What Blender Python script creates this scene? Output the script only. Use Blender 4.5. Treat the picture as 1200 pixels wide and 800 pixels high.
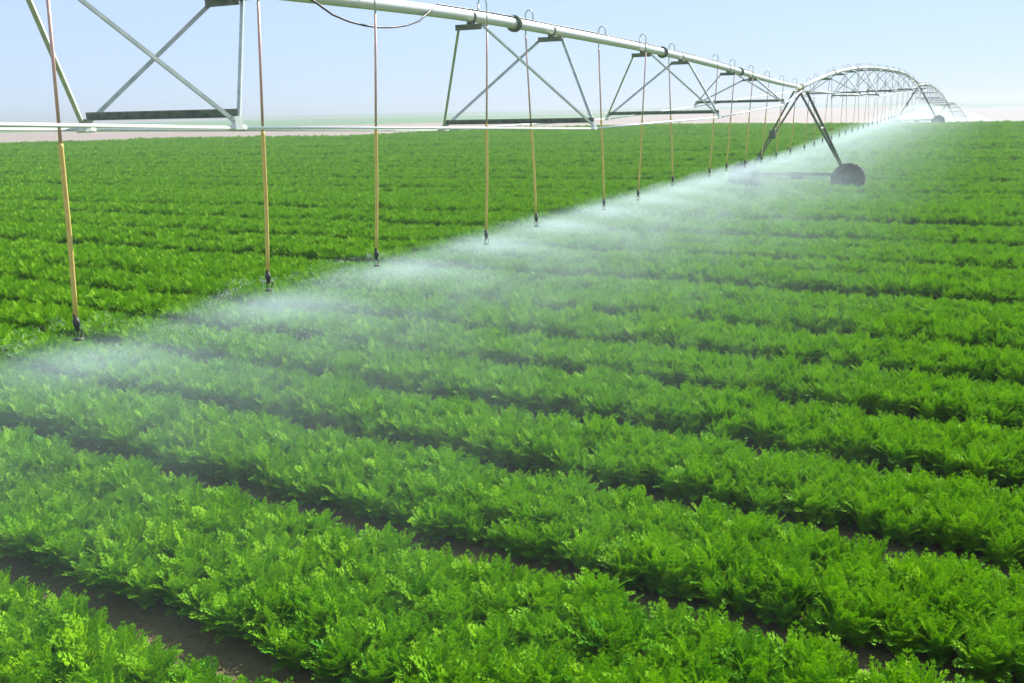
import bpy, math, random
import numpy as np
from mathutils import Vector, Matrix

R = math.radians
random.seed(7)
rng = np.random.default_rng(11)
scene = bpy.context.scene
for o in list(bpy.data.objects):
    bpy.data.objects.remove(o)
COL = scene.collection

# ------------------------------------------------------------------ camera
EYE = 4.0
pitch, roll = R(13.7), R(1.24)
right0 = Vector((1, 0, 0))
fwd = Vector((0, math.cos(pitch), -math.sin(pitch)))
up0 = Vector((0, math.sin(pitch), math.cos(pitch)))
right = right0 * math.cos(roll) - up0 * math.sin(roll)
up = right0 * math.sin(roll) + up0 * math.cos(roll)
cd = bpy.data.cameras.new('camera')
cam = bpy.data.objects.new('camera', cd)
COL.objects.link(cam)
cam.matrix_world = Matrix(((right.x, up.x, -fwd.x, 0), (right.y, up.y, -fwd.y, 0),
                           (right.z, up.z, -fwd.z, EYE), (0, 0, 0, 1)))
cd.sensor_width = 36.0
cd.lens = 1118 / 1200 * 36
cd.clip_start = 0.1
cd.clip_end = 30000
scene.camera = cam

# ------------------------------------------------------------------ light
SUN_AZ, SUN_EL = 38.0, 42.0          # azimuth clockwise from +Y
world = bpy.data.worlds.new('World')
scene.world = world
world.use_nodes = True
wn = world.node_tree
wn.nodes.clear()
sky = wn.nodes.new('ShaderNodeTexSky')
sky.sky_type = 'NISHITA'
sky.sun_disc = False
sky.sun_elevation = R(SUN_EL)
sky.sun_rotation = R(SUN_AZ)
sky.altitude = 200
sky.air_density = 1.0
sky.dust_density = 0.15
sky.ozone_density = 3.0
bg = wn.nodes.new('ShaderNodeBackground')
bg.inputs['Strength'].default_value = 0.062
wo = wn.nodes.new('ShaderNodeOutputWorld')
tint = wn.nodes.new('ShaderNodeMix')
tint.data_type = 'RGBA'
tint.blend_type = 'MULTIPLY'
tint.inputs[0].default_value = 1.0
tint.inputs[7].default_value = (0.86, 0.95, 1.12, 1)
wn.links.new(sky.outputs[0], tint.inputs[6])
# dusty desert air flattens the sky towards an even pale lavender blue
dusty = wn.nodes.new('ShaderNodeMix')
dusty.data_type = 'RGBA'
dusty.inputs[0].default_value = 0.8
dusty.inputs[7].default_value = (4.15, 5.2, 6.9, 1)
wn.links.new(tint.outputs[2], dusty.inputs[6])
wn.links.new(dusty.outputs[2], bg.inputs[0])
wn.links.new(bg.outputs[0], wo.inputs[0])

sd = bpy.data.lights.new('sun', 'SUN')
sd.energy = 5.0
sd.angle = R(0.5)
sd.color = (1.0, 0.97, 0.91)
so = bpy.data.objects.new('sun', sd)
COL.objects.link(so)
sdir = Vector((math.sin(R(SUN_AZ)) * math.cos(R(SUN_EL)), math.cos(R(SUN_AZ)) * math.cos(R(SUN_EL)), math.sin(R(SUN_EL))))
so.rotation_euler = (-sdir).to_track_quat('-Z', 'Y').to_euler()
so.location = (30, 30, 60)

vs = scene.view_settings
vs.view_transform = 'Standard'
vs.look = 'None'
vs.exposure = 1.25
vs.gamma = 1.0
vs.use_curve_mapping = False
scene.cycles.max_bounces = 8
scene.cycles.diffuse_bounces = 3
scene.cycles.glossy_bounces = 2
scene.cycles.transmission_bounces = 4
scene.cycles.volume_bounces = 1
scene.cycles.transparent_max_bounces = 8
scene.cycles.volume_step_rate = 1.0
scene.cycles.volume_max_steps = 512

# ------------------------------------------------------------------ helpers
PIV = R(26.2)                                    # heading of the irrigation line
D = np.array([math.sin(PIV), math.cos(PIV)])     # along the line
N = np.array([math.cos(PIV), -math.sin(PIV)])    # to the right of the line
LAT = -7.8


def smooth(a, b, x):
    t = np.clip((np.asarray(x, float) - a) / (b - a), 0, 1)
    return t * t * (3 - 2 * t)


TS = [-400, 45, 75, 116, 150, 260, 800, 3000, 40000]
TZ = [0, 0, .45, 1.0, .8, .3, .0, .0, .0]
DS = [-400, 116, 150, 186, 256, 400, 900, 3000, 40000]
DZ = [0, 0, -.6, -2.0, -5.0, -5.5, -3.0, 0, 0]


def ground_z(x, y):
    x = np.asarray(x, float)
    y = np.asarray(y, float)
    s = x * D[0] + y * D[1]
    lat = x * N[0] + y * N[1]
    z = np.interp(s, TS, TZ)
    return z + np.interp(s, DS, DZ) * smooth(-60, -5, lat)


EDGE_X = [-400, -70, -47, -20, 6, 40, 64, 90, 400]
EDGE_Y = [150, 126, 130, 121, 133, 160, 175, 178, 190]


def field_edge(x):
    return np.interp(x, EDGE_X, EDGE_Y)


def row_m(y0):
    return 0.25 + 0.40 * np.exp(-(np.asarray(y0, float) - 5) / 40)


FUR = [-1.9, .4, 2.6, 4.85, 7.6, 9.8, 11.9, 14.0]
while FUR[-1] < 235:
    FUR.append(FUR[-1] + 2.1)
FUR = np.array(FUR)


def row_y0(x, y):
    """y0 of the planting line through (x, y)"""
    y0 = np.asarray(y, float) + 0.45 * x
    for _ in range(12):
        y0 = y + row_m(np.clip(y0, -10, 300)) * x
    return y0


def put(o, parent=None, label=None, cat=None, group=None, kind=None):
    COL.objects.link(o)
    if parent is not None:
        o.parent = parent
    for k, v in (('label', label), ('category', cat), ('group', group), ('kind', kind)):
        if v:
            o[k] = v
    return o


def empty(name, loc, rz, label, cat, group=None):
    o = bpy.data.objects.new(name, None)
    o.empty_display_size = 0.3
    o.location = loc
    o.rotation_euler = (0, 0, rz)
    return put(o, None, label, cat, group)


class MB:
    def __init__(self):
        self.v, self.f, self.sm = [], [], []

    def add(self, vs_, fs, smooth_=False):
        b = len(self.v)
        self.v += [tuple(p) for p in vs_]
        self.f += [tuple(i + b for i in f) for f in fs]
        self.sm += [smooth_] * len(fs)

    def frame(self, a, b, upv=None):
        a, b = Vector(a), Vector(b)
        t = (b - a).normalized()
        u = Vector(upv) if upv else (Vector((0, 0, 1)) if abs(t.z) < .95 else Vector((0, 1, 0)))
        s = t.cross(u).normalized()
        w = s.cross(t).normalized()
        return a, b, t, s, w

    def tube(self, a, b, r, n=10, r2=None):
        self.path([a, b], [r, r if r2 is None else r2], n)

    def path(self, pts, r, n=8, cap=True):
        pts = [Vector(p) for p in pts]
        if not hasattr(r, '__len__'):
            r = [r] * len(pts)
        vs_ = []
        t0 = (pts[1] - pts[0]).normalized()
        ref = Vector((0, 0, 1)) if abs(t0.z) < .9 else Vector((0, 1, 0))
        s = t0.cross(ref).normalized()
        for i, p in enumerate(pts):
            t = (pts[min(i + 1, len(pts) - 1)] - pts[max(i - 1, 0)]).normalized()
            s = (s - t * s.dot(t)).normalized()
            w = t.cross(s)
            for k in range(n):
                a = 2 * math.pi * k / n
                vs_.append(p + (s * math.cos(a) + w * math.sin(a)) * r[i])
        fs = []
        for i in range(len(pts) - 1):
            for k in range(n):
                k2 = (k + 1) % n
                fs.append((i * n + k, (i + 1) * n + k, (i + 1) * n + k2, i * n + k2))
        if cap:
            fs.append(tuple(range(n)))
            fs.append(tuple(reversed(range((len(pts) - 1) * n, len(pts) * n))))
        self.add(vs_, fs, True)

    def angle(self, a, b, w=.06, t=.007, upv=None, flip=1):
        """an L-section steel angle from a to b"""
        a, b, tt, s, u = self.frame(a, b, upv)
        s = s * flip
        prof = [(0, 0), (w, 0), (w, t), (t, t), (t, w), (0, w)]
        vs_ = []
        for p in (a, b):
            for x, y in prof:
                vs_.append(p + s * (x - w * .35) + u * (y - w * .35))
        fs = [(i, (i + 1) % 6, 6 + (i + 1) % 6, 6 + i) for i in range(6)]
        fs += [(0, 5, 4, 3), (0, 3, 2, 1), (6, 7, 8, 9), (6, 9, 10, 11)]
        self.add(vs_, fs)

    def box(self, c, half, axes=None, bev=0):
        c = Vector(c)
        ax = axes or (Vector((1, 0, 0)), Vector((0, 1, 0)), Vector((0, 0, 1)))
        vs_ = []
        for k in range(8):
            sg = [(k >> i & 1) * 2 - 1 for i in range(3)]
            vs_.append(c + ax[0] * half[0] * sg[0] + ax[1] * half[1] * sg[1] + ax[2] * half[2] * sg[2])
        self.add(vs_, [(0, 2, 3, 1), (4, 5, 7, 6), (0, 1, 5, 4), (2, 6, 7, 3), (0, 4, 6, 2), (1, 3, 7, 5)])

    def lathe(self, prof, n, c, axis='Y'):
        c = Vector(c)
        vs_ = []
        for k in range(n):
            a = 2 * math.pi * k / n
            for x, r in prof:
                if axis == 'Y':
                    vs_.append(c + Vector((r * math.cos(a), x, r * math.sin(a))))
                elif axis == 'Z':
                    vs_.append(c + Vector((r * math.cos(a), r * math.sin(a), x)))
                else:
                    vs_.append(c + Vector((x, r * math.cos(a), r * math.sin(a))))
        m = len(prof)
        fs = []
        for k in range(n):
            for i in range(m - 1):
                k2 = (k + 1) % n
                fs.append((k * m + i, k2 * m + i, k2 * m + i + 1, k * m + i + 1))
        self.add(vs_, fs, True)

    def build(self, name, mat, parent=None, **kw):
        me = bpy.data.meshes.new(name)
        me.from_pydata(self.v, [], self.f)
        me.polygons.foreach_set('use_smooth', self.sm)
        me.materials.append(mat)
        me.update()
        o = bpy.data.objects.new(name, me)
        return put(o, parent, **kw)


# ------------------------------------------------------------------ materials
def new_mat(name):
    m = bpy.data.materials.new(name)
    m.use_nodes = True
    nt = m.node_tree
    nt.nodes.clear()
    out = nt.nodes.new('ShaderNodeOutputMaterial')
    return m, nt, out


def nd(nt, typ, **kw):
    n = nt.nodes.new(typ)
    for k, v in kw.items():
        setattr(n, k, v)
    return n


def val(nt, sock, v):
    if hasattr(v, 'is_output') or isinstance(v, bpy.types.NodeSocket):
        nt.links.new(v, sock)
    else:
        sock.default_value = v


def mth(nt, op, a, b=None, c=None, clamp=False):
    n = nd(nt, 'ShaderNodeMath', operation=op, use_clamp=clamp)
    val(nt, n.inputs[0], a)
    if b is not None:
        val(nt, n.inputs[1], b)
    if c is not None:
        val(nt, n.inputs[2], c)
    return n.outputs[0]


def mixc(nt, f, a, b):
    n = nd(nt, 'ShaderNodeMix', data_type='RGBA')
    val(nt, n.inputs[0], f)
    val(nt, n.inputs[6], a)
    val(nt, n.inputs[7], b)
    return n.outputs[2]


def noise(nt, vec, scale, detail=3, rough=.55):
    n = nd(nt, 'ShaderNodeTexNoise')
    if vec is not None:
        nt.links.new(vec, n.inputs['Vector'])
    n.inputs['Scale'].default_value = scale
    n.inputs['Detail'].default_value = detail
    n.inputs['Roughness'].default_value = rough
    return n.outputs['Fac']


def maprange(nt, v, a, b, c=0., d=1., kind='SMOOTHSTEP'):
    n = nd(nt, 'ShaderNodeMapRange', interpolation_type=kind)
    val(nt, n.inputs['Value'], v)
    n.inputs['From Min'].default_value = a
    n.inputs['From Max'].default_value = b
    n.inputs['To Min'].default_value = c
    n.inputs['To Max'].default_value = d
    return n.outputs['Result']


def metal(name, c1, c2, rough=.45, metallic=.4, scale=6, dirt=None):
    m, nt, out = new_mat(name)
    tc = nd(nt, 'ShaderNodeTexCoord')
    f = maprange(nt, noise(nt, tc.outputs['Object'], scale, 4), .35, .68)
    col = mixc(nt, f, (*c1, 1), (*c2, 1))
    if dirt:
        f2 = maprange(nt, noise(nt, tc.outputs['Object'], scale * 3.1, 5), .58, .72)
        col = mixc(nt, f2, col, (*dirt, 1))
    p = nd(nt, 'ShaderNodeBsdfPrincipled')
    nt.links.new(col, p.inputs['Base Color'])
    p.inputs['Metallic'].default_value = metallic
    val(nt, p.inputs['Roughness'], maprange(nt, f, 0, 1, rough - .08, rough + .12))
    nt.links.new(p.outputs[0], out.inputs[0])
    return m


M_pipe = metal('galvanised_pipe', (.80, .83, .76), (.70, .76, .68), .42, .25, 3)
M_steel = metal('galvanised_steel', (.60, .64, .58), (.46, .52, .47), .5, .2, 8)
M_leg = metal('weathered_leg_steel', (.17, .20, .14), (.10, .13, .09), .55, .3, 6, (.22, .15, .08))
M_dark = metal('dark_bracket_steel', (.15, .19, .13), (.10, .13, .09), .6, .2, 10)
M_rod = metal('bright_rod', (.80, .84, .78), (.68, .72, .68), .4, .25, 5)
M_hose = metal('yellow_hose', (.78, .56, .17), (.70, .49, .13), .5, 0, 12)
M_drop = metal('pale_drop_pipe', (.72, .46, .38), (.62, .39, .32), .5, .1, 12)
M_nozzle = metal('black_plastic', (.03, .03, .03), (.05, .05, .045), .5, 0, 20)
M_rubber = metal('tyre_rubber', (.010, .014, .014), (.022, .026, .025), .85, 0, 9, (.045, .04, .03))
M_rim = metal('rim_steel', (.06, .08, .07), (.04, .05, .05), .6, .2, 9)
M_cable = metal('black_cable', (.03, .03, .035), (.05, .05, .05), .6, 0, 9)


def leaf_material():
    m, nt, out = new_mat('crop_leaf')
    oi = nd(nt, 'ShaderNodeObjectInfo')
    geo = nd(nt, 'ShaderNodeNewGeometry')
    big = maprange(nt, noise(nt, geo.outputs['Position'], .35, 3), .3, .7)
    r = oi.outputs['Random']
    c1 = mixc(nt, r, (.048, .22, .001, 1), (.11, .33, .001, 1))
    c2 = mixc(nt, r, (.072, .245, .001, 1), (.155, .35, .002, 1))
    col = mixc(nt, big, c1, c2)
    at = nd(nt, 'ShaderNodeAttribute', attribute_name='tone')
    col = mixc(nt, at.outputs['Fac'], col, (.27, .50, .003, 1))
    p = nd(nt, 'ShaderNodeBsdfPrincipled')
    nt.links.new(col, p.inputs['Base Color'])
    p.inputs['Roughness'].default_value = .6
    p.inputs['Specular IOR Level'].default_value = .09
    tr = nd(nt, 'ShaderNodeBsdfTranslucent')
    tcol = mixc(nt, .55, col, (.20, .46, .002, 1))
    nt.links.new(tcol, tr.inputs['Color'])
    mx = nd(nt, 'ShaderNodeMixShader')
    mx.inputs[0].default_value = .22
    nt.links.new(p.outputs[0], mx.inputs[1])
    nt.links.new(tr.outputs[0], mx.inputs[2])
    nt.links.new(mx.outputs[0], out.inputs[0])
    return m


M_leaf = leaf_material()
M_clod = metal('soil_clod', (.14, .105, .035), (.09, .07, .025), .9, 0, 3)


def ground_material():
    m, nt, out = new_mat('ground')
    geo = nd(nt, 'ShaderNodeNewGeometry')
    pos = geo.outputs['Position']
    at = nd(nt, 'ShaderNodeAttribute', attribute_name='soil')
    n1 = maprange(nt, noise(nt, pos, .9, 5), .3, .7)
    n2 = maprange(nt, noise(nt, pos, 14, 5, .65), .3, .7)
    soil = mixc(nt, n1, (.125, .100, .028, 1), (.175, .135, .045, 1))
    soil = mixc(nt, mth(nt, 'MULTIPLY', n2, .6), soil, (.075, .058, .02, 1))
    s1 = maprange(nt, noise(nt, pos, .03, 5), .35, .65)
    s2 = maprange(nt, noise(nt, pos, .006, 4), .4, .6)
    sand = mixc(nt, s1, (.20, .155, .13, 1), (.25, .195, .165, 1))
    sand = mixc(nt, mth(nt, 'MULTIPLY', s2, .5), sand, (.19, .16, .13, 1))
    sx = nd(nt, 'ShaderNodeSeparateXYZ')
    nt.links.new(pos, sx.inputs[0])

    def circ(cx, cy, rx, ry):
        a = mth(nt, 'POWER', mth(nt, 'DIVIDE', mth(nt, 'SUBTRACT', sx.outputs[0], cx), rx), 2.)
        b = mth(nt, 'POWER', mth(nt, 'DIVIDE', mth(nt, 'SUBTRACT', sx.outputs[1], cy), ry), 2.)
        return maprange(nt, mth(nt, 'ADD', a, b), .97, 1.03, 1, 0)
    g = None
    for c in ((-190, 480, 270, 235), (-900, 800, 420, 420), (150, 1150, 480, 430), (-700, 1900, 700, 600), (1000, 2600, 800, 700)):
        k = circ(*c)
        g = k if g is None else mth(nt, 'MAXIMUM', g, k)
    gn = noise(nt, pos, .02, 4)
    green = mixc(nt, gn, (.045, .13, .035, 1), (.08, .16, .05, 1))
    far = mixc(nt, g, sand, green)
    col = mixc(nt, at.outputs['Fac'], far, soil)
    p = nd(nt, 'ShaderNodeBsdfPrincipled')
    nt.links.new(col, p.inputs['Base Color'])
    p.inputs['Roughness'].default_value = .9
    bp = nd(nt, 'ShaderNodeBump')
    bp.inputs['Strength'].default_value = .9
    bp.inputs['Distance'].default_value = .08
    nt.links.new(noise(nt, pos, 9, 6, .7), bp.inputs['Height'])
    nt.links.new(bp.outputs[0], p.inputs['Normal'])
    nt.links.new(p.outputs[0], out.inputs[0])
    return m


# ------------------------------------------------------------------ ground
def axis_vals(near, step, far):
    v = list(np.arange(0, near, step))
    s = step
    while v[-1] < far:
        s *= 1.25
        v.append(v[-1] + s)
    return np.array(v)


ax = axis_vals(200, 2.0, 20000)
X = np.concatenate([-ax[::-1][:-1], ax])
Y = np.concatenate([-axis_vals(40, 4, 300)[::-1][:-1], ax])
GX, GY = np.meshgrid(X, Y)
GZ = ground_z(GX, GY)
nx, ny = len(X), len(Y)
verts = np.stack([GX, GY, GZ], -1).reshape(-1, 3)
idx = np.arange(nx * ny).reshape(ny, nx)
faces = np.stack([idx[:-1, :-1], idx[:-1, 1:], idx[1:, 1:], idx[1:, :-1]], -1).reshape(-1, 4)
me = bpy.data.meshes.new('ground')
me.from_pydata(verts.tolist(), [], faces.tolist())
att = me.attributes.new('soil', 'FLOAT', 'POINT')
soilv = (1 - smooth(-2, 3, GY - field_edge(GX))).reshape(-1)
att.data.foreach_set('value', soilv.astype(np.float32))
me.polygons.foreach_set('use_smooth', [True] * len(me.polygons))
me.materials.append(ground_material())
put(bpy.data.objects.new('ground', me), kind='structure')


# ------------------------------------------------------------------ crop
def crop_plant(seed):
    """one leafy carrot-top plant: arching stalks with pairs of cut leaflets"""
    r = random.Random(seed)
    V, F, tones = [], [], []

    def leaflet(p, d, w, l, n):
        d = d.normalized()
        s = d.cross(n).normalized()
        nn = s.cross(d).normalized()
        b = len(V)
        m = p + d * l * .45
        V.extend([p, m - s * w + nn * w * .35, p + d * l, m + s * w + nn * w * .35])
        F.append((b, b + 1, b + 2))
        F.append((b, b + 2, b + 3))

    ns = r.randint(17, 20)
    for i in range(ns):
        az = 2 * math.pi * (i * .618 + r.random() * .1)
        u_ = (i + .5) / ns
        tilt = R(8 + 64 * u_ ** 1.1)
        L = r.uniform(.42, .50) * (1 - .42 * u_ ** 2.5)
        h = Vector((math.cos(az), math.sin(az), 0))
        base = h * .03
        tone0 = len(F)
        k = 11
        pts = [base]
        for j in range(k):
            f = j / k
            a = tilt * (.30 + 1.25 * f * f + .2 * f)
            pts.append(pts[-1] + (h * math.sin(a) + Vector((0, 0, 1)) * math.cos(a)) * L / k)
        for j in range(k):
            t = pts[j + 1] - pts[j]
            s = t.cross(Vector((-h.y, h.x, 0.01))).normalized() * .003
            b = len(V)
            V.extend([pts[j] - s, pts[j] + s, pts[j + 1] + s, pts[j + 1] - s])
            F.append((b, b + 1, b + 2, b + 3))
        side = Vector((-h.y, h.x, 0))
        wide = r.uniform(.85, 1.15)
        for j in range(2, k + 1):
            f = j / k
            t = (pts[j] - pts[j - 1]).normalized()
            n = side.cross(t).normalized()
            if n.dot(h) > 0 and n.z < 0:
                n = -n
            size = .108 * wide * math.sin(math.pi * min(1, (.18 + .74 * f))) ** .8 * r.uniform(.85, 1.15)
            for sg in (-1, 1):
                dd = (side * sg + t * 1.0 + n * r.uniform(-.15, .25)).normalized()
                q = pts[j] + dd * size * .30
                q2 = pts[j] + dd * size * .62
                leaflet(pts[j], dd, size * .16, size * 1.0, n)
                leaflet(q, (dd + t * .9), size * .12, size * .50, n)
                leaflet(q, (dd - t * .6), size * .12, size * .46, n)
                leaflet(q2, (dd + t * .8), size * .10, size * .34, n)
                leaflet(q2, (dd - t * .5), size * .10, size * .34, n)
        t = (pts[-1] - pts[-2]).normalized()
        n = side.cross(t).normalized()
        leaflet(pts[-1], t, .008, .042, n)
        tv = max(0, r.gauss(.62 - .75 * i / ns, .22))
        tones += [min(1, tv)] * (len(F) - tone0)
    me = bpy.data.meshes.new('crop_plant')
    me.from_pydata([tuple(v) for v in V], [], F)
    me.materials.append(M_leaf)
    ta = me.attributes.new('tone', 'FLOAT', 'FACE')
    ta.data.foreach_set('value', tones)
    me.update()
    return me


plants = bpy.data.collections.new('crop_plants_source')
NV = 11
for i in range(NV):
    plants.objects.link(bpy.data.objects.new('crop_plant', crop_plant(100 + i)))


def instancer_group(name, coll, align=False):
    ng = bpy.data.node_groups.new(name, 'GeometryNodeTree')
    ng.interface.new_socket('Geometry', in_out='INPUT', socket_type='NodeSocketGeometry')
    ng.interface.new_socket('Geometry', in_out='OUTPUT', socket_type='NodeSocketGeometry')
    gi = ng.nodes.new('NodeGroupInput')
    go = ng.nodes.new('NodeGroupOutput')
    ci = ng.nodes.new('GeometryNodeCollectionInfo')
    ci.inputs['Collection'].default_value = coll
    ci.inputs['Separate Children'].default_value = True
    ci.inputs['Reset Children'].default_value = True
    ip = ng.nodes.new('GeometryNodeInstanceOnPoints')
    ip.inputs['Pick Instance'].default_value = True

    def attr(nm, typ):
        a = ng.nodes.new('GeometryNodeInputNamedAttribute')
        a.data_type = typ
        a.inputs['Name'].default_value = nm
        return a.outputs['Attribute']
    e = ng.nodes.new('FunctionNodeEulerToRotation')
    ng.links.new(attr('rot', 'FLOAT_VECTOR'), e.inputs[0])
    ng.links.new(gi.outputs[0], ip.inputs['Points'])
    ng.links.new(ci.outputs[0], ip.inputs['Instance'])
    ng.links.new(attr('idx', 'INT'), ip.inputs['Instance Index'])
    ng.links.new(e.outputs[0], ip.inputs['Rotation'])
    ng.links.new(attr('scl', 'FLOAT_VECTOR'), ip.inputs['Scale'])
    ng.links.new(ip.outputs[0], go.inputs[0])
    return ng


def scatter(name, P, rot, scl, idx_, coll, mat, **kw):
    me = bpy.data.meshes.new(name)
    me.vertices.add(len(P))
    me.vertices.foreach_set('co', P.astype(np.float32).ravel())
    for nm, typ, arr in (('rot', 'FLOAT_VECTOR', rot), ('scl', 'FLOAT_VECTOR', scl)):
        a = me.attributes.new(nm, typ, 'POINT')
        a.data.foreach_set('vector', arr.astype(np.float32).ravel())
    a = me.attributes.new('idx', 'INT', 'POINT')
    a.data.foreach_set('value', idx_.astype(np.int32))
    me.update()
    o = bpy.data.objects.new(name, me)
    put(o, **kw)
    md = o.modifiers.new('scatter', 'NODES')
    md.node_group = instancer_group(name, coll)
    return o


PX, PS = [], []
LOD = [(0, 16, .165, .86, .80), (16, 32, .19, .90, .84), (32, 62, .22, .92, .95), (62, 240, .33, 1.1, 1.05)]
for i in range(len(FUR) - 1):
    ya, yb = FUR[i], FUR[i + 1]
    bedh = rng.uniform(.86, 1.14) if ya > 16 else 1.0
    track = (1 if rng.random() < .3 else .35) * min(1, max(0, (ya - 14) / 20)) * .45
    for (r0, r1, st, sxy, sz) in LOD:
        nl = max(3, int(round((yb - ya - .9) / (st * 1.1)))) if st < .3 else 5
        ea = .46 if 4 < ya < 8 else .49
        eb = .47 if 4 < yb < 8 else .47
        fr = np.linspace(ea + track, (yb - ya) - eb, nl)
        for k, off in enumerate(fr):
            y0 = ya + off
            m = float(row_m(y0))
            xs = np.arange(-120, 120, st)
            xs = xs + rng.uniform(-.4, .4, len(xs)) * st
            yy0 = y0 + rng.normal(0, .05, len(xs))
            if nl > 3:
                yy0 += rng.uniform(-.05, .05, len(xs))
            ys = yy0 - m * xs
            rr = np.hypot(xs, ys)
            ok = (rr >= r0) & (rr < r1) & (ys > 3) & (np.abs(xs) < .60 * ys + 3.0) & (ys < field_edge(xs))
            xs, ys = xs[ok], ys[ok]
            if len(xs) == 0:
                continue
            edge = abs(off / (yb - ya) * 2 - 1)
            hz = (1.0 - (.16 + .20 * min(1, max(0, (ya - 14) / 20))) * edge ** 2) * bedh
            # a faint second ridge inside the wide near bed
            if 4.8 < ya < 4.9:
                hz *= 1 - .16 * math.exp(-((off / (yb - ya) - .55) / .08) ** 2)
            s = rng.normal(1, .13, len(xs)).clip(.65, 1.35)
            low = .5 + .5 * np.sin(xs * .9 + i * 2.1) * np.sin(ys * .7 + i)
            s = s * (.94 + .10 * low)
            PX.append(np.stack([xs, ys, ground_z(xs, ys) - .01], -1))
            PS.append(np.stack([s * sxy, s * sxy, s * hz * sz * 1.02], -1))
PX = np.concatenate(PX)
PS = np.concatenate(PS)
n = len(PX)
rot = np.stack([rng.normal(0, .10, n), rng.normal(0, .10, n), rng.uniform(0, 6.283, n)], -1)
print('crop plants', n)
scatter('crop_rows', PX, rot, PS, rng.integers(0, NV, n), plants, M_leaf,
        label='dense bright green leafy crop planted in long rows across the field', cat='crop', kind='stuff')

# clods of soil lying in the nearest furrows
cme = []
clods = bpy.data.collections.new('clods_source')
for k in range(4):
    rr = random.Random(k)
    v_, f_ = [], []
    nu, nvv = 8, 5
    for a in range(1, nvv):
        for b in range(nu):
            th_, ph = math.pi * a / nvv, 2 * math.pi * b / nu
            q = rr.uniform(.7, 1.2)
            v_.append((q * math.sin(th_) * math.cos(ph), q * math.sin(th_) * math.sin(ph), .65 * q * math.cos(th_)))
    for a in range(nvv - 2):
        for b in range(nu):
            b2 = (b + 1) % nu
            f_.append((a * nu + b, (a + 1) * nu + b, (a + 1) * nu + b2, a * nu + b2))
    f_.append(tuple(range(nu)))
    me = bpy.data.meshes.new('clod')
    me.from_pydata(v_, [], f_)
    me.materials.append(M_clod)
    clods.objects.link(bpy.data.objects.new('clod', me))
CP, CS = [], []
for yf in FUR[1:7]:
    m_ = float(row_m(yf))
    nn = 1500
    xs = rng.uniform(-9, 9, nn)
    ys = yf + rng.normal(0, .2, nn) - m_ * xs
    ok = (ys > 4.5) & (np.abs(xs) < .62 * ys + 1)
    xs, ys = xs[ok], ys[ok]
    CP.append(np.stack([xs, ys, ground_z(xs, ys)], -1))
    CS.append(rng.lognormal(-4.5, .55, len(xs)).clip(.005, .035))
CP = np.concatenate(CP)
CS = np.concatenate(CS)
scatter('soil_clods', CP, rng.uniform(0, 6.28, (len(CP), 3)) * np.array([.1, .1, 1]), np.repeat(CS[:, None], 3, 1),
        rng.integers(0, 4, len(CP)), clods, None,
        label='small brown clods of damp soil lying in the nearest furrows', cat='soil clods', kind='stuff')

# ------------------------------------------------------------------ irrigation machine
def P2(s, lat):
    return D * s + N * lat


TOW = [(-18.5, LAT), (45.0, LAT + .2), (120.0, -7.3), (186.0, -6.6), (246.0, -5.), (300., -3.)]
TOWG = []
for s, l in TOW:
    p = P2(s, l)
    TOWG.append(Vector((p[0], p[1], float(ground_z(*p)))))
TOPH = 4.62


def span_profile(i):
    if i == 0:
        xs = [-18.5, -8, 0, 9.6, 14, 18, 23.3, 28, 32, 39, 45.6]
        zs = [4.7, 5.0, 5.2, 5.40, 5.48, 5.44, 5.36, 5.23, 5.09, 4.80, 4.62]
        return lambda t: float(np.interp(t - 18.5, xs, zs))
    a, b = TOWG[i], TOWG[i + 1]
    L = math.hypot(b.x - a.x, b.y - a.y)

    def f(t):
        u = t / L
        return a.z + TOPH + (b.z - a.z) * u + (1.3 if i == 1 else 1.0) * (1 - abs(2 * u - 1) ** 2.7)
    return f


SPAN_TEXT = ['nearest white irrigation pipe span with truss struts crossing the top of the picture',
             'arched irrigation pipe span between the nearest wheeled tower and the next one',
             'small arched pipe span beyond the second wheeled tower',
             'farthest tiny pipe span fading into the haze']


def angle_brace(name, a, b, parent, w, mat, upv=None, flip=1):
    m = MB()
    m.angle(a, b, w, .008, upv, flip)
    return m.build(name, mat, parent)


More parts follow.
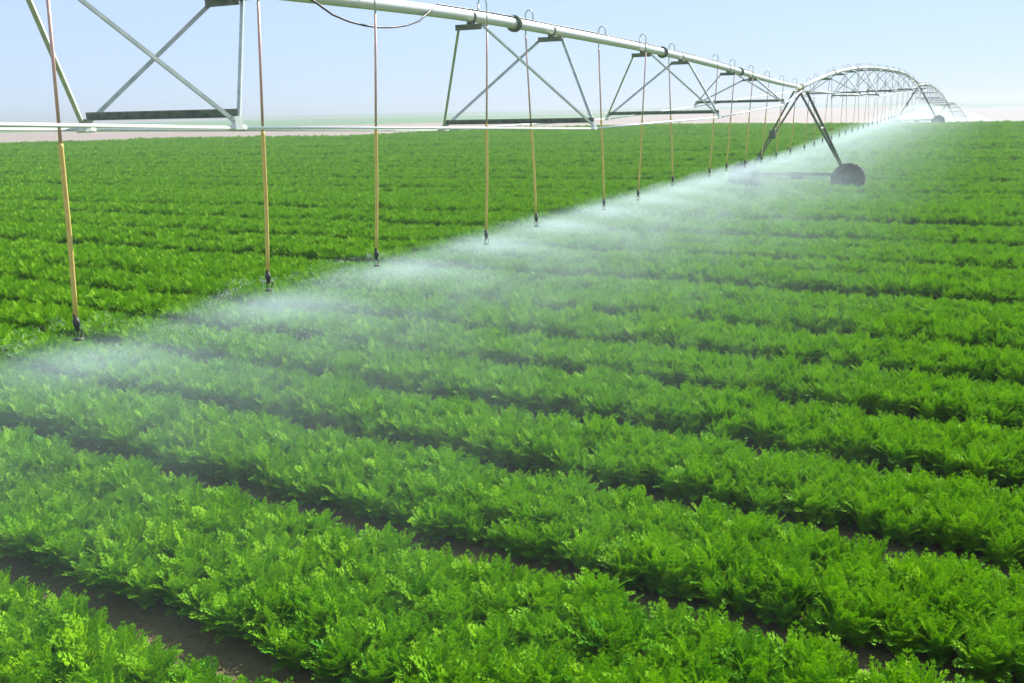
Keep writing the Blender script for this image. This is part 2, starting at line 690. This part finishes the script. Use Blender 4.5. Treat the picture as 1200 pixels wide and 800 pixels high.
for i in range(4):
    A, B = TOWG[i], TOWG[i + 1]
    L = math.hypot(B.x - A.x, B.y - A.y)
    head = math.atan2(-(B.x - A.x), (B.y - A.y))
    T = empty('irrigation_span', (A.x, A.y, A.z), head, SPAN_TEXT[i], 'pipe span', 'spans of the pivot irrigation machine')
    pz = span_profile(i)
    z0 = A.z
    fpz = lambda t: pz(t) - z0
    # pipe
    m = MB()
    ts = np.linspace(.15, L - .15, 60)
    # smooth the profile a little
    zz = np.array([fpz(t) for t in ts])
    for _ in range(3):
        zz[1:-1] = (zz[:-2] + 2 * zz[1:-1] + zz[2:]) / 4
    fz = lambda t: float(np.interp(t, ts, zz))
    m.path([(0, t, fz(t)) for t in ts], .088, 20)
    m.build('pipe', M_pipe, T)
    # node positions
    if i == 0:
        nodes = [t + 18.5 for t in (-10.7, -1.6, 7.5, 16.0, 24.7, 33.3)]
        rz = [3.9, 4.2, 3.87, 3.63, 3.67, 3.93]
    else:
        k = 7
        nodes = list(np.linspace(L * .13, L * .87, k))
        rz = [fz(t) - (1.15 if j in (0, k - 1) else 1.75) + z0 for j, t in enumerate(nodes)]
    rz = [r - z0 for r in rz]
    HWS = [1.1, 1.1, 1.06, 1.5, 1.5, 1.5] if i == 0 else [1.4] * len(nodes)
    # flanges at the joints above the nodes
    for t in nodes:
        m = MB()
        for dt in (-.022, .022):
            m.lathe([(-.012, .088), (-.012, .145), (.012, .145), (.012, .088)], 20, (0, t + dt, fz(t)))
        for k in range(8):
            a = 2 * math.pi * k / 8
            m.tube((.12 * math.cos(a), t - .06, fz(t) + .12 * math.sin(a)), (.12 * math.cos(a), t + .06, fz(t) + .12 * math.sin(a)), .011, 6)
        m.build('flange', M_steel if i else M_dark, T)
    # truss rods
    for sg in (-1, 1):
        m = MB()
        pts = [(sg * .12, .25, fz(.25) - .15)] + [(sg * w, t, z) for w, t, z in zip(HWS, nodes, rz)] + [(sg * .12, L - .25, fz(L - .25) - .15)]
        for p, q in zip(pts[:-1], pts[1:]):
            m.tube(p, q, .017, 8)
        m.build('truss_rod', M_rod, T)
    dn = 1.62 if i == 0 else min(2.4, (nodes[1] - nodes[0]) * .32)
    for HW, t, z in zip(HWS, nodes, rz):
        m = MB()
        m.angle((-HW, t, z + .13), (HW, t, z + .13), .085, .009)
        m.build('spreader_bar', M_dark, T)
        for sg in (-1, 1):
            m = MB()
            m.box((sg * HW, t, z + .05), (.028, .05, .065))
            m.tube((sg * HW, t - .11, z), (sg * HW, t + .11, z), .028, 8)
            m.build('rod_bracket', M_rod, T)
        for ds in (-1, 1):
            tp = t + ds * (1.2 if i == 0 and t < 27 else dn)
            zp = fz(tp) - .16
            m = MB()
            m.box((0, tp, zp + .02), (.24, .10, .012))
            m.box((0, tp - .088, zp - .01), (.24, .008, .045))
            m.box((0, tp, zp + .055), (.05, .05, .035))
            # strap round the pipe
            m.lathe([(-.025, .090), (-.025, .100), (.025, .100), (.025, .090)], 18, (0, tp, fz(tp)))
            m.build('strut_plate', M_leg, T)
            for sg in (-1, 1):
                angle_brace('strut', (sg * .22, tp, zp), (sg * HW, t + ds * .03, z + .06), T, .044, M_steel, None, sg)
    # power cable
    m = MB()
    pts = []
    for t in np.arange(.3, L - .3, .35):
        s = t - 18.5
        z = fz(t) + .108
        x = .02 * math.sin(t * 1.7)
        if i == 0 and 9.9 < s < 13.1:
            u = (s - 9.9) / 3.2
            z = fz(t) - .10 - .22 * math.sin(math.pi * u) + .208 * (abs(2 * u - 1)) ** 6
            x = .10
        pts.append((x, t, z))
    m.path(pts, .014, 6)
    m.build('power_cable', M_cable, T)

# ------------------------------------------------------------------ wheeled towers
tyre_mesh = MB()
W = .19
prof = [(-W * .8, .33), (-W, .42), (-W * 1.0, .52), (-W * .85, .575), (0, .595), (W * .85, .575), (W, .52), (W, .42), (W * .8, .33)]
tyre_mesh.lathe(prof, 40, (0, 0, 0))
for k in range(22):
    for sg in (-1, 1):
        a = 2 * math.pi * (k + (.25 if sg > 0 else -.25)) / 22
        c = Vector((.605 * math.cos(a), sg * .095, .605 * math.sin(a)))
        rad = Vector((math.cos(a), 0, math.sin(a)))
        tan = Vector((-math.sin(a), 0, math.cos(a)))
        lug = (Vector((0, 1, 0)) * 1.0 + tan * .55 * sg).normalized()
        oth = rad.cross(lug).normalized()
        tyre_mesh.box(c, (.115, .024, .030), (lug, oth, rad))
rim_mesh = MB()
rim_mesh.lathe([(-.15, .34), (-.14, .31), (-.05, .28), (-.05, .09), (-.09, .07), (-.09, 0.001)], 32, (0, 0, 0))
rim_mesh.lathe([(.15, .34), (.14, .31), (.05, .28), (.05, .09), (.09, .07), (.09, 0.001)], 32, (0, 0, 0))
for k in range(8):
    a = 2 * math.pi * k / 8
    rim_mesh.tube((.13 * math.cos(a), -.075, .13 * math.sin(a)), (.13 * math.cos(a), -.045, .13 * math.sin(a)), .014, 6)

TOW_TEXT = ['nearest dark steel A-frame tower with a tractor tyre, standing in the mist',
            'second wheeled tower, small, holding up the far end of the high arched span',
            'third tower, tiny, beyond the second wheel in the haze',
            'fourth and farthest tower, barely visible in the haze']


def build_tower(i, head):
    G = TOWG[i]
    T = empty('wheeled_tower', G, head, TOW_TEXT[i - 1], 'wheeled tower', 'towers of the pivot irrigation machine')
    HB = 2.28
    ax_z = .60
    # base beam
    m = MB()
    m.box((0, 0, .86), (HB - .05, .055, .075))
    m.build('base_beam', M_leg, T)
    for sx in (-1, 1):
        for sy in (-1, 1):
            m = MB()
            m.angle((sx * .10, sy * .95, TOPH - .14), (sx * (HB - .18), sy * .06, .90), .085, .010, None, sy)
            m.build('leg', M_leg, T)
        # gearbox
        m = MB()
        m.box((sx * HB, -.02, .62), (.10, .13, .13))
        m.tube((sx * HB, -.30, ax_z), (sx * HB, .12, ax_z), .05, 12)
        m.box((sx * (HB - .06), -.0, .78), (.08, .06, .12))
        m.build('gearbox', M_dark, T)
        w = tyre_mesh.build('wheel', M_rubber, T)
        w.name = 'tyre'
        w.location = (sx * HB, -.34, ax_z + .05)
        w.scale = (1.13, 1.1, 1.13)
        w.rotation_euler = (0, random.random() * 3, 0)
        r = rim_mesh.build('rim', M_rim, w)
        # side ties between the two legs of a pair
        f = .45
        x = sx * (.10 + (HB - .28) * f)
        y = .95 + (.06 - .95) * f
        z = TOPH - .12 + (.90 - TOPH + .12) * f
        m = MB()
        m.angle((x, -y, z), (x, y, z), .06, .008)
        m.build('leg_tie', M_rod if sx > 0 else M_leg, T)
    # drive shafts and motor on the beam
    m = MB()
    m.tube((-HB + .1, -.09, .74), (HB - .1, -.09, .74), .018, 8)
    m.build('drive_shaft', M_steel, T)
    m = MB()
    m.tube((-.22, -.12, .74), (.16, -.12, .74), .10, 14)
    m.box((.22, -.12, .74), (.09, .11, .12))
    m.build('motor', M_dark, T)
    # tower head
    m = MB()
    m.box((0, 0, TOPH - .16), (.16, 1.02, .03))
    m.lathe([(-.17, .088), (-.17, .135), (-.15, .135), (-.15, .11), (.15, .11), (.15, .135), (.17, .135), (.17, .088)], 20, (0, 0, TOPH))
    m.path([(0, -.1, TOPH + .1), (0, 0, TOPH + .22), (0, .1, TOPH + .1)], .02, 8)
    m.build('tower_head', M_dark if i > 1 else M_hose_head, T)
    # control box on the left legs
    m = MB()
    m.box((-1.08, -.28, 2.62), (.14, .09, .19))
    m.build('control_box', M_leg, T)
    return T


M_hose_head = metal('yellowed_head_steel', (.45, .42, .22), (.34, .34, .2), .55, .3, 9)
for i in range(1, 5):
    B, A = TOWG[i + 1], TOWG[i - 1]
    build_tower(i, math.atan2(-(B.x - A.x), (B.y - A.y)))

# ------------------------------------------------------------------ drop hoses with sprinklers
ORD = ['leftmost', 'second', 'third', 'fourth', 'fifth', 'sixth', 'seventh', 'eighth', 'ninth', 'tenth', 'eleventh', 'twelfth', 'thirteenth', 'fourteenth']
# along, lateral offset of the nozzle, height: measured for the near ones
MEAS = {6.24: (-.0, 1.93), 9.03: (0, 1.92), 11.39: (0, 1.86), 14.65: (0, 1.73), 16.79: (0, 1.80), 20.55: (0, 1.73),
        22.88: (0, 1.73), 25.76: (0, 1.87), 29.74: (0, 1.84), 31.91: (0, 1.86), 37.37: (0, 1.82)}
nozzles = []


def drop_hose(root, sd_, side, h_top, h_noz, sway, small=False):
    """local frame: origin on the ground under the pipe, Y along the pipe"""
    n1 = 8 if small else 14
    ns_ = 6 if small else 10
    x1 = side * .155
    m = MB()
    pts = [(side * .0, 0, h_top + .07), (0, 0, h_top + .20)]
    for k in range(n1 + 1):
        a = math.pi * k / n1
        pts.append((x1 / 2 - math.cos(a) * x1 / 2, 0, h_top + .20 + .10 * math.sin(a)))
    pts += [(x1, 0, h_top + .05), (x1, 0, h_top - .15)]
    m.path(pts, .013, ns_)
    m.build('gooseneck', M_steel, root)
    zc = h_noz + (h_top - h_noz) * .53
    top = Vector((x1, 0, h_top - .15))
    bot = Vector((x1 + sway[0], sway[1], h_noz + .14))
    mid = top.lerp(bot, (h_top - .15 - zc) / (h_top - .15 - h_noz - .14))
    m = MB()
    m.path([top, mid], .016, ns_)
    m.build('upper_pipe', M_drop, root)
    m = MB()
    c = mid.lerp(bot, .5) + Vector((.012, .0, 0))
    m.path([mid + Vector((0, 0, .03)), mid, mid.lerp(c, .5), c, c.lerp(bot, .6), bot], [.024, .0235, .023, .023, .023, .023] if not small else .013, ns_)
    m.build('hose', M_hose, root)
    m = MB()
    b = bot
    m.lathe([(.10, .001), (.10, .026), (.04, .026), (.035, .034), (-.02, .034), (-.03, .020), (-.07, .018), (-.075, .001)], 12, (b.x, b.y, b.z - .02), 'Z')
    for k in range(3):
        a = 2 * math.pi * k / 3 + sd_
        m.path([(b.x + .02 * math.cos(a), b.y + .02 * math.sin(a), b.z - .05), (b.x + .045 * math.cos(a), b.y + .045 * math.sin(a), b.z - .10),
                (b.x + .02 * math.cos(a), b.y + .02 * math.sin(a), b.z - .17)], .005, 5)
    m.lathe([(-.165, .001), (-.165, .052), (-.178, .050), (-.185, .001)], 14, (b.x, b.y, b.z), 'Z')
    m.build('sprinkler_head', M_nozzle, root)
    return b


for i in range(3):
    A, B = TOWG[i], TOWG[i + 1]
    L = math.hypot(B.x - A.x, B.y - A.y)
    head = math.atan2(-(B.x - A.x), (B.y - A.y))
    u = Vector(((B.x - A.x) / L, (B.y - A.y) / L, 0))
    w_ = Vector((u.y, -u.x, 0))
    pz = span_profile(i)
    if i == 0:
        ss = [.6, 3.4] + sorted(MEAS) + [34.6, 40.2, 43.1]
        ss = sorted(ss)
    else:
        ss = list(np.arange(1.6, L - 1, 2.85))
    vis = -1
    for j, s in enumerate(ss):
        t = s + 18.5 if i == 0 else s
        p = A + u * t
        gz = float(ground_z(p.x, p.y))
        ht = pz(t) - gz
        hn = (MEAS[s][1] if s in MEAS else 1.82) - (gz if i == 0 else 0)
        side = 1 if (j % 2 == 0) else -1
        if i == 0:
            side = -1 if round(s, 2) in (16.79, 20.55, 25.76) else 1
            if s >= 6:
                vis += 1
                if vis < 13:
                    lab = ORD[vis] + (' of the' if vis == 0 else ' from the left of the') + ' yellow drop hoses, hanging from the near pipe span'
                else:
                    lab = 'drop hose nearest the first wheeled tower, hanging from the near pipe span'
            else:
                lab = 'drop hose of the near pipe span, beyond the left edge of the picture'
                continue
            grp = 'drop hoses on the near span'
        else:
            lab = ('thin distant drop hose hanging from the high arched second span' if i == 1 else
                   'tiny drop hose hanging from the hazy third span')
            grp = 'drop hoses on the second span' if i == 1 else 'drop hoses on the third span'
        root = empty('drop_hose', (p.x, p.y, gz), head, lab, 'drop hose', grp)
        sw = (-side * .155 + random.uniform(-.03, .03), random.uniform(-.05, .05))
        b = drop_hose(root, random.random() * 6, side, ht, hn + .02, sw, i > 0)
        q = p + w_ * b.x + u * b.y
        nozzles.append((q.x, q.y, gz + b.z - .17, i))

# ------------------------------------------------------------------ spray droplets
me = bpy.data.meshes.new('droplet')
V = [(1, 0, 0), (-1, 0, 0), (0, 1, 0), (0, -1, 0), (0, 0, 1), (0, 0, -1)]
me.from_pydata(V, [], [(0, 2, 4), (2, 1, 4), (1, 3, 4), (3, 0, 4), (2, 0, 5), (1, 2, 5), (3, 1, 5), (0, 3, 5)])
me.polygons.foreach_set('use_smooth', [True] * 8)
M_drp, nt, out = new_mat('water_droplet')
p = nd(nt, 'ShaderNodeBsdfPrincipled')
p.inputs['Base Color'].default_value = (.85, .88, .92, 1)
p.inputs['Roughness'].default_value = .25
tr = nd(nt, 'ShaderNodeBsdfTranslucent')
tr.inputs['Color'].default_value = (.9, .93, .97, 1)
mx = nd(nt, 'ShaderNodeMixShader')
mx.inputs[0].default_value = .8
nt.links.new(p.outputs[0], mx.inputs[1])
nt.links.new(tr.outputs[0], mx.inputs[2])
nt.links.new(mx.outputs[0], out.inputs[0])
me.materials.append(M_drp)
dcol = bpy.data.collections.new('droplet_source')
dcol.objects.link(bpy.data.objects.new('droplet', me))
DP, DSZ = [], []
for (x, y, z, sp) in nozzles:
    if sp > 0:
        continue
    dist = math.hypot(x, y)
    nstream = 26
    cnt = int(80 if dist < 25 else 45)
    for k in range(nstream):
        a = 2 * math.pi * (k + random.uniform(-.25, .25)) / nstream
        v = random.uniform(5.2, 7.5)
        el = R(random.uniform(4, 11))
        # downwind drift to the right of the line
        tt = np.abs(rng.normal(0, .17, cnt))* .75 + .09
        tt = tt.clip(.09, .6)
        drag = 1 / (1 + .55 * tt)
        rr_ = v * math.cos(el) * tt * drag
        dx = rr_ * math.cos(a)
        dy = rr_ * math.sin(a)
        wind = 3.4 * tt ** 1.3
        zz_ = z + v * math.sin(el) * tt * drag - 4.2 * tt ** 2
        spread = .012 + .10 * tt
        q = np.stack([x + dx + N[0] * wind, y + dy + N[1] * wind, zz_], -1) + rng.normal(0, 1, (cnt, 3)) * spread[:, None]
        DP.append(q)
        DSZ.append(rng.uniform(.0012, .0030, cnt) * (1 + dist / 40))
DP = np.concatenate(DP)
DSZ = np.concatenate(DSZ)
ok = DP[:, 2] > .3
DP, DSZ = DP[ok], DSZ[ok]
print('droplets', len(DP))
scatter('water_spray', DP, np.zeros_like(DP), np.repeat(DSZ[:, None], 3, 1), np.zeros(len(DP)), dcol, M_drp,
        label='white water droplets fanning out from the sprinkler heads over the rows', cat='water spray', kind='stuff')

# ------------------------------------------------------------------ mist (volume under the sprinklers)
def mist_material(rate):
    m, nt, out = new_mat('sprinkler_mist')
    tc = nd(nt, 'ShaderNodeTexCoord')
    sp = nd(nt, 'ShaderNodeSeparateXYZ')
    nt.links.new(tc.outputs['Object'], sp.inputs[0])
    x, y, z = sp.outputs
    # terrain height along the line
    fc = nd(nt, 'ShaderNodeFloatCurve')
    val(nt, fc.inputs['Value'], mth(nt, 'DIVIDE', mth(nt, 'ADD', y, 20.), 320.))
    cv = fc.mapping.curves[0]
    ss = [-20, 45, 75, 116, 150, 186, 256, 300]
    pts = [((s + 20) / 320, (float(ground_z(*P2(s, -6.5))) + 5) / 10) for s in ss]
    cv.points[0].location = pts[0]
    cv.points[1].location = pts[-1]
    for q in pts[1:-1]:
        cv.points.new(*q)
    for q in cv.points:
        q.handle_type = 'VECTOR'
    fc.mapping.update()
    gz = mth(nt, 'SUBTRACT', mth(nt, 'MULTIPLY', fc.outputs[0], 10.), 5.)
    h = mth(nt, 'SUBTRACT', z, gz)
    xr = mth(nt, 'MAXIMUM', x, 0.)
    xl = mth(nt, 'MAXIMUM', mth(nt, 'MULTIPLY', x, -1.), 0.)
    wob = noise(nt, tc.outputs['Object'], .55, 2)
    top = mth(nt, 'SUBTRACT', 2.02, mth(nt, 'MULTIPLY', mth(nt, 'POWER', xr, 2.), .028))
    top = mth(nt, 'SUBTRACT', top, mth(nt, 'MULTIPLY', mth(nt, 'POWER', xl, 2.), .26))
    top = mth(nt, 'ADD', top, mth(nt, 'MULTIPLY', mth(nt, 'SUBTRACT', wob, .5), .55))
    # farther down the line the mist is seen drifting higher
    lift = maprange(nt, y, 40, 120, 0, .9, 'LINEAR')
    top = mth(nt, 'ADD', top, lift)
    below = maprange(nt, mth(nt, 'SUBTRACT', top, h), 0, .32)
    fx = mth(nt, 'EXPONENT', mth(nt, 'MULTIPLY', xr, -.25))
    fxl = maprange(nt, x, -2.6, -.2)
    ends = maprange(nt, x, 9.5, 12.0, 1, 0)
    wisp = maprange(nt, noise(nt, tc.outputs['Object'], 1.3, 3, .6), .32, .68, .35, 1.5)
    d = mth(nt, 'MULTIPLY', below, fx)
    d = mth(nt, 'MULTIPLY', d, fxl)
    d = mth(nt, 'MULTIPLY', d, ends)
    d = mth(nt, 'MULTIPLY', d, wisp)
    d = mth(nt, 'MULTIPLY', d, maprange(nt, y, 25, 80, 1, .42, 'LINEAR'))
    d = mth(nt, 'MULTIPLY', d, maprange(nt, y, 1, 9, .18, 1))
    d = mth(nt, 'MULTIPLY', d, MIST)
    # dense fans at every sprinkler head, 2.85 m apart
    ym = mth(nt, 'SUBTRACT', mth(nt, 'FLOORED_MODULO', mth(nt, 'SUBTRACT', y, 6.1 - 1.425), 2.85), 1.425)
    rr = mth(nt, 'SQRT', mth(nt, 'ADD', mth(nt, 'POWER', mth(nt, 'SUBTRACT', x, .25), 2.), mth(nt, 'POWER', ym, 2.)))
    hh = mth(nt, 'ADD', mth(nt, 'SUBTRACT', h, 1.72), mth(nt, 'MULTIPLY', mth(nt, 'POWER', rr, 2.), .10))
    sheet = mth(nt, 'EXPONENT', mth(nt, 'MULTIPLY', mth(nt, 'POWER', mth(nt, 'DIVIDE', hh, .13), 2.), -1.))
    fan = mth(nt, 'MULTIPLY', sheet, mth(nt, 'EXPONENT', mth(nt, 'MULTIPLY', rr, -1.6)))
    d = mth(nt, 'ADD', d, mth(nt, 'MULTIPLY', fan, maprange(nt, y, 14, 50, .8, .3, 'LINEAR')))
    pv = nd(nt, 'ShaderNodeVolumePrincipled')
    pv.inputs['Color'].default_value = (.66, .80, .84, 1)
    pv.inputs['Anisotropy'].default_value = .35
    nt.links.new(d, pv.inputs['Density'])
    nt.links.new(pv.outputs[0], out.inputs['Volume'])
    m.cycles.volume_step_rate = rate
    return m


MIST = .039
for ss, rate, lab in (([-1, 20, 45.4], .17, 'pale water mist drifting right below the nearest pipe span'),
                      ([45.7, 75, 116, 150, 186, 250], .16, 'whitish mist far down the line beyond the first wheeled tower')):
    m = MB()
    ring = []
    for s in ss:
        g = float(ground_z(*P2(s, -6.5)))
        zt = g + 2.5 + .9 * min(1, max(0, (s - 40) / 40))
        ring.append([(-3.2, s, g + .12), (12.2, s, g + .12), (12.2, s, zt), (-3.2, s, zt)])
    vs_ = [p for r_ in ring for p in r_]
    fs = [(0, 1, 2, 3), tuple(reversed([4 * (len(ss) - 1) + k for k in range(4)]))]
    for a in range(len(ss) - 1):
        for k in range(4):
            k2 = (k + 1) % 4
            fs.append((4 * a + k, 4 * a + 4 + k, 4 * a + 4 + k2, 4 * a + k2))
    m.add(vs_, fs)
    mist = m.build('water_mist', mist_material(rate), kind='stuff', label=lab, cat='mist')
    p = P2(0, LAT)
    mist.location = (p[0], p[1], 0)
    mist.rotation_euler = (0, 0, -PIV)

# ------------------------------------------------------------------ haze
M_haze, nt, out = new_mat('haze')
pv = nd(nt, 'ShaderNodeVolumePrincipled')
pv.inputs['Color'].default_value = (.42, .46, .52, 1)
pv.inputs['Density'].default_value = .0011
pv.inputs['Anisotropy'].default_value = .3
nt.links.new(pv.outputs[0], out.inputs['Volume'])
m = MB()
m.box((0, 9000, 1.5), (21000, 12000, 8.5))
hz = m.build('haze', M_haze, kind='stuff', label='thin pale haze lying over the plain towards the horizon', cat='haze')
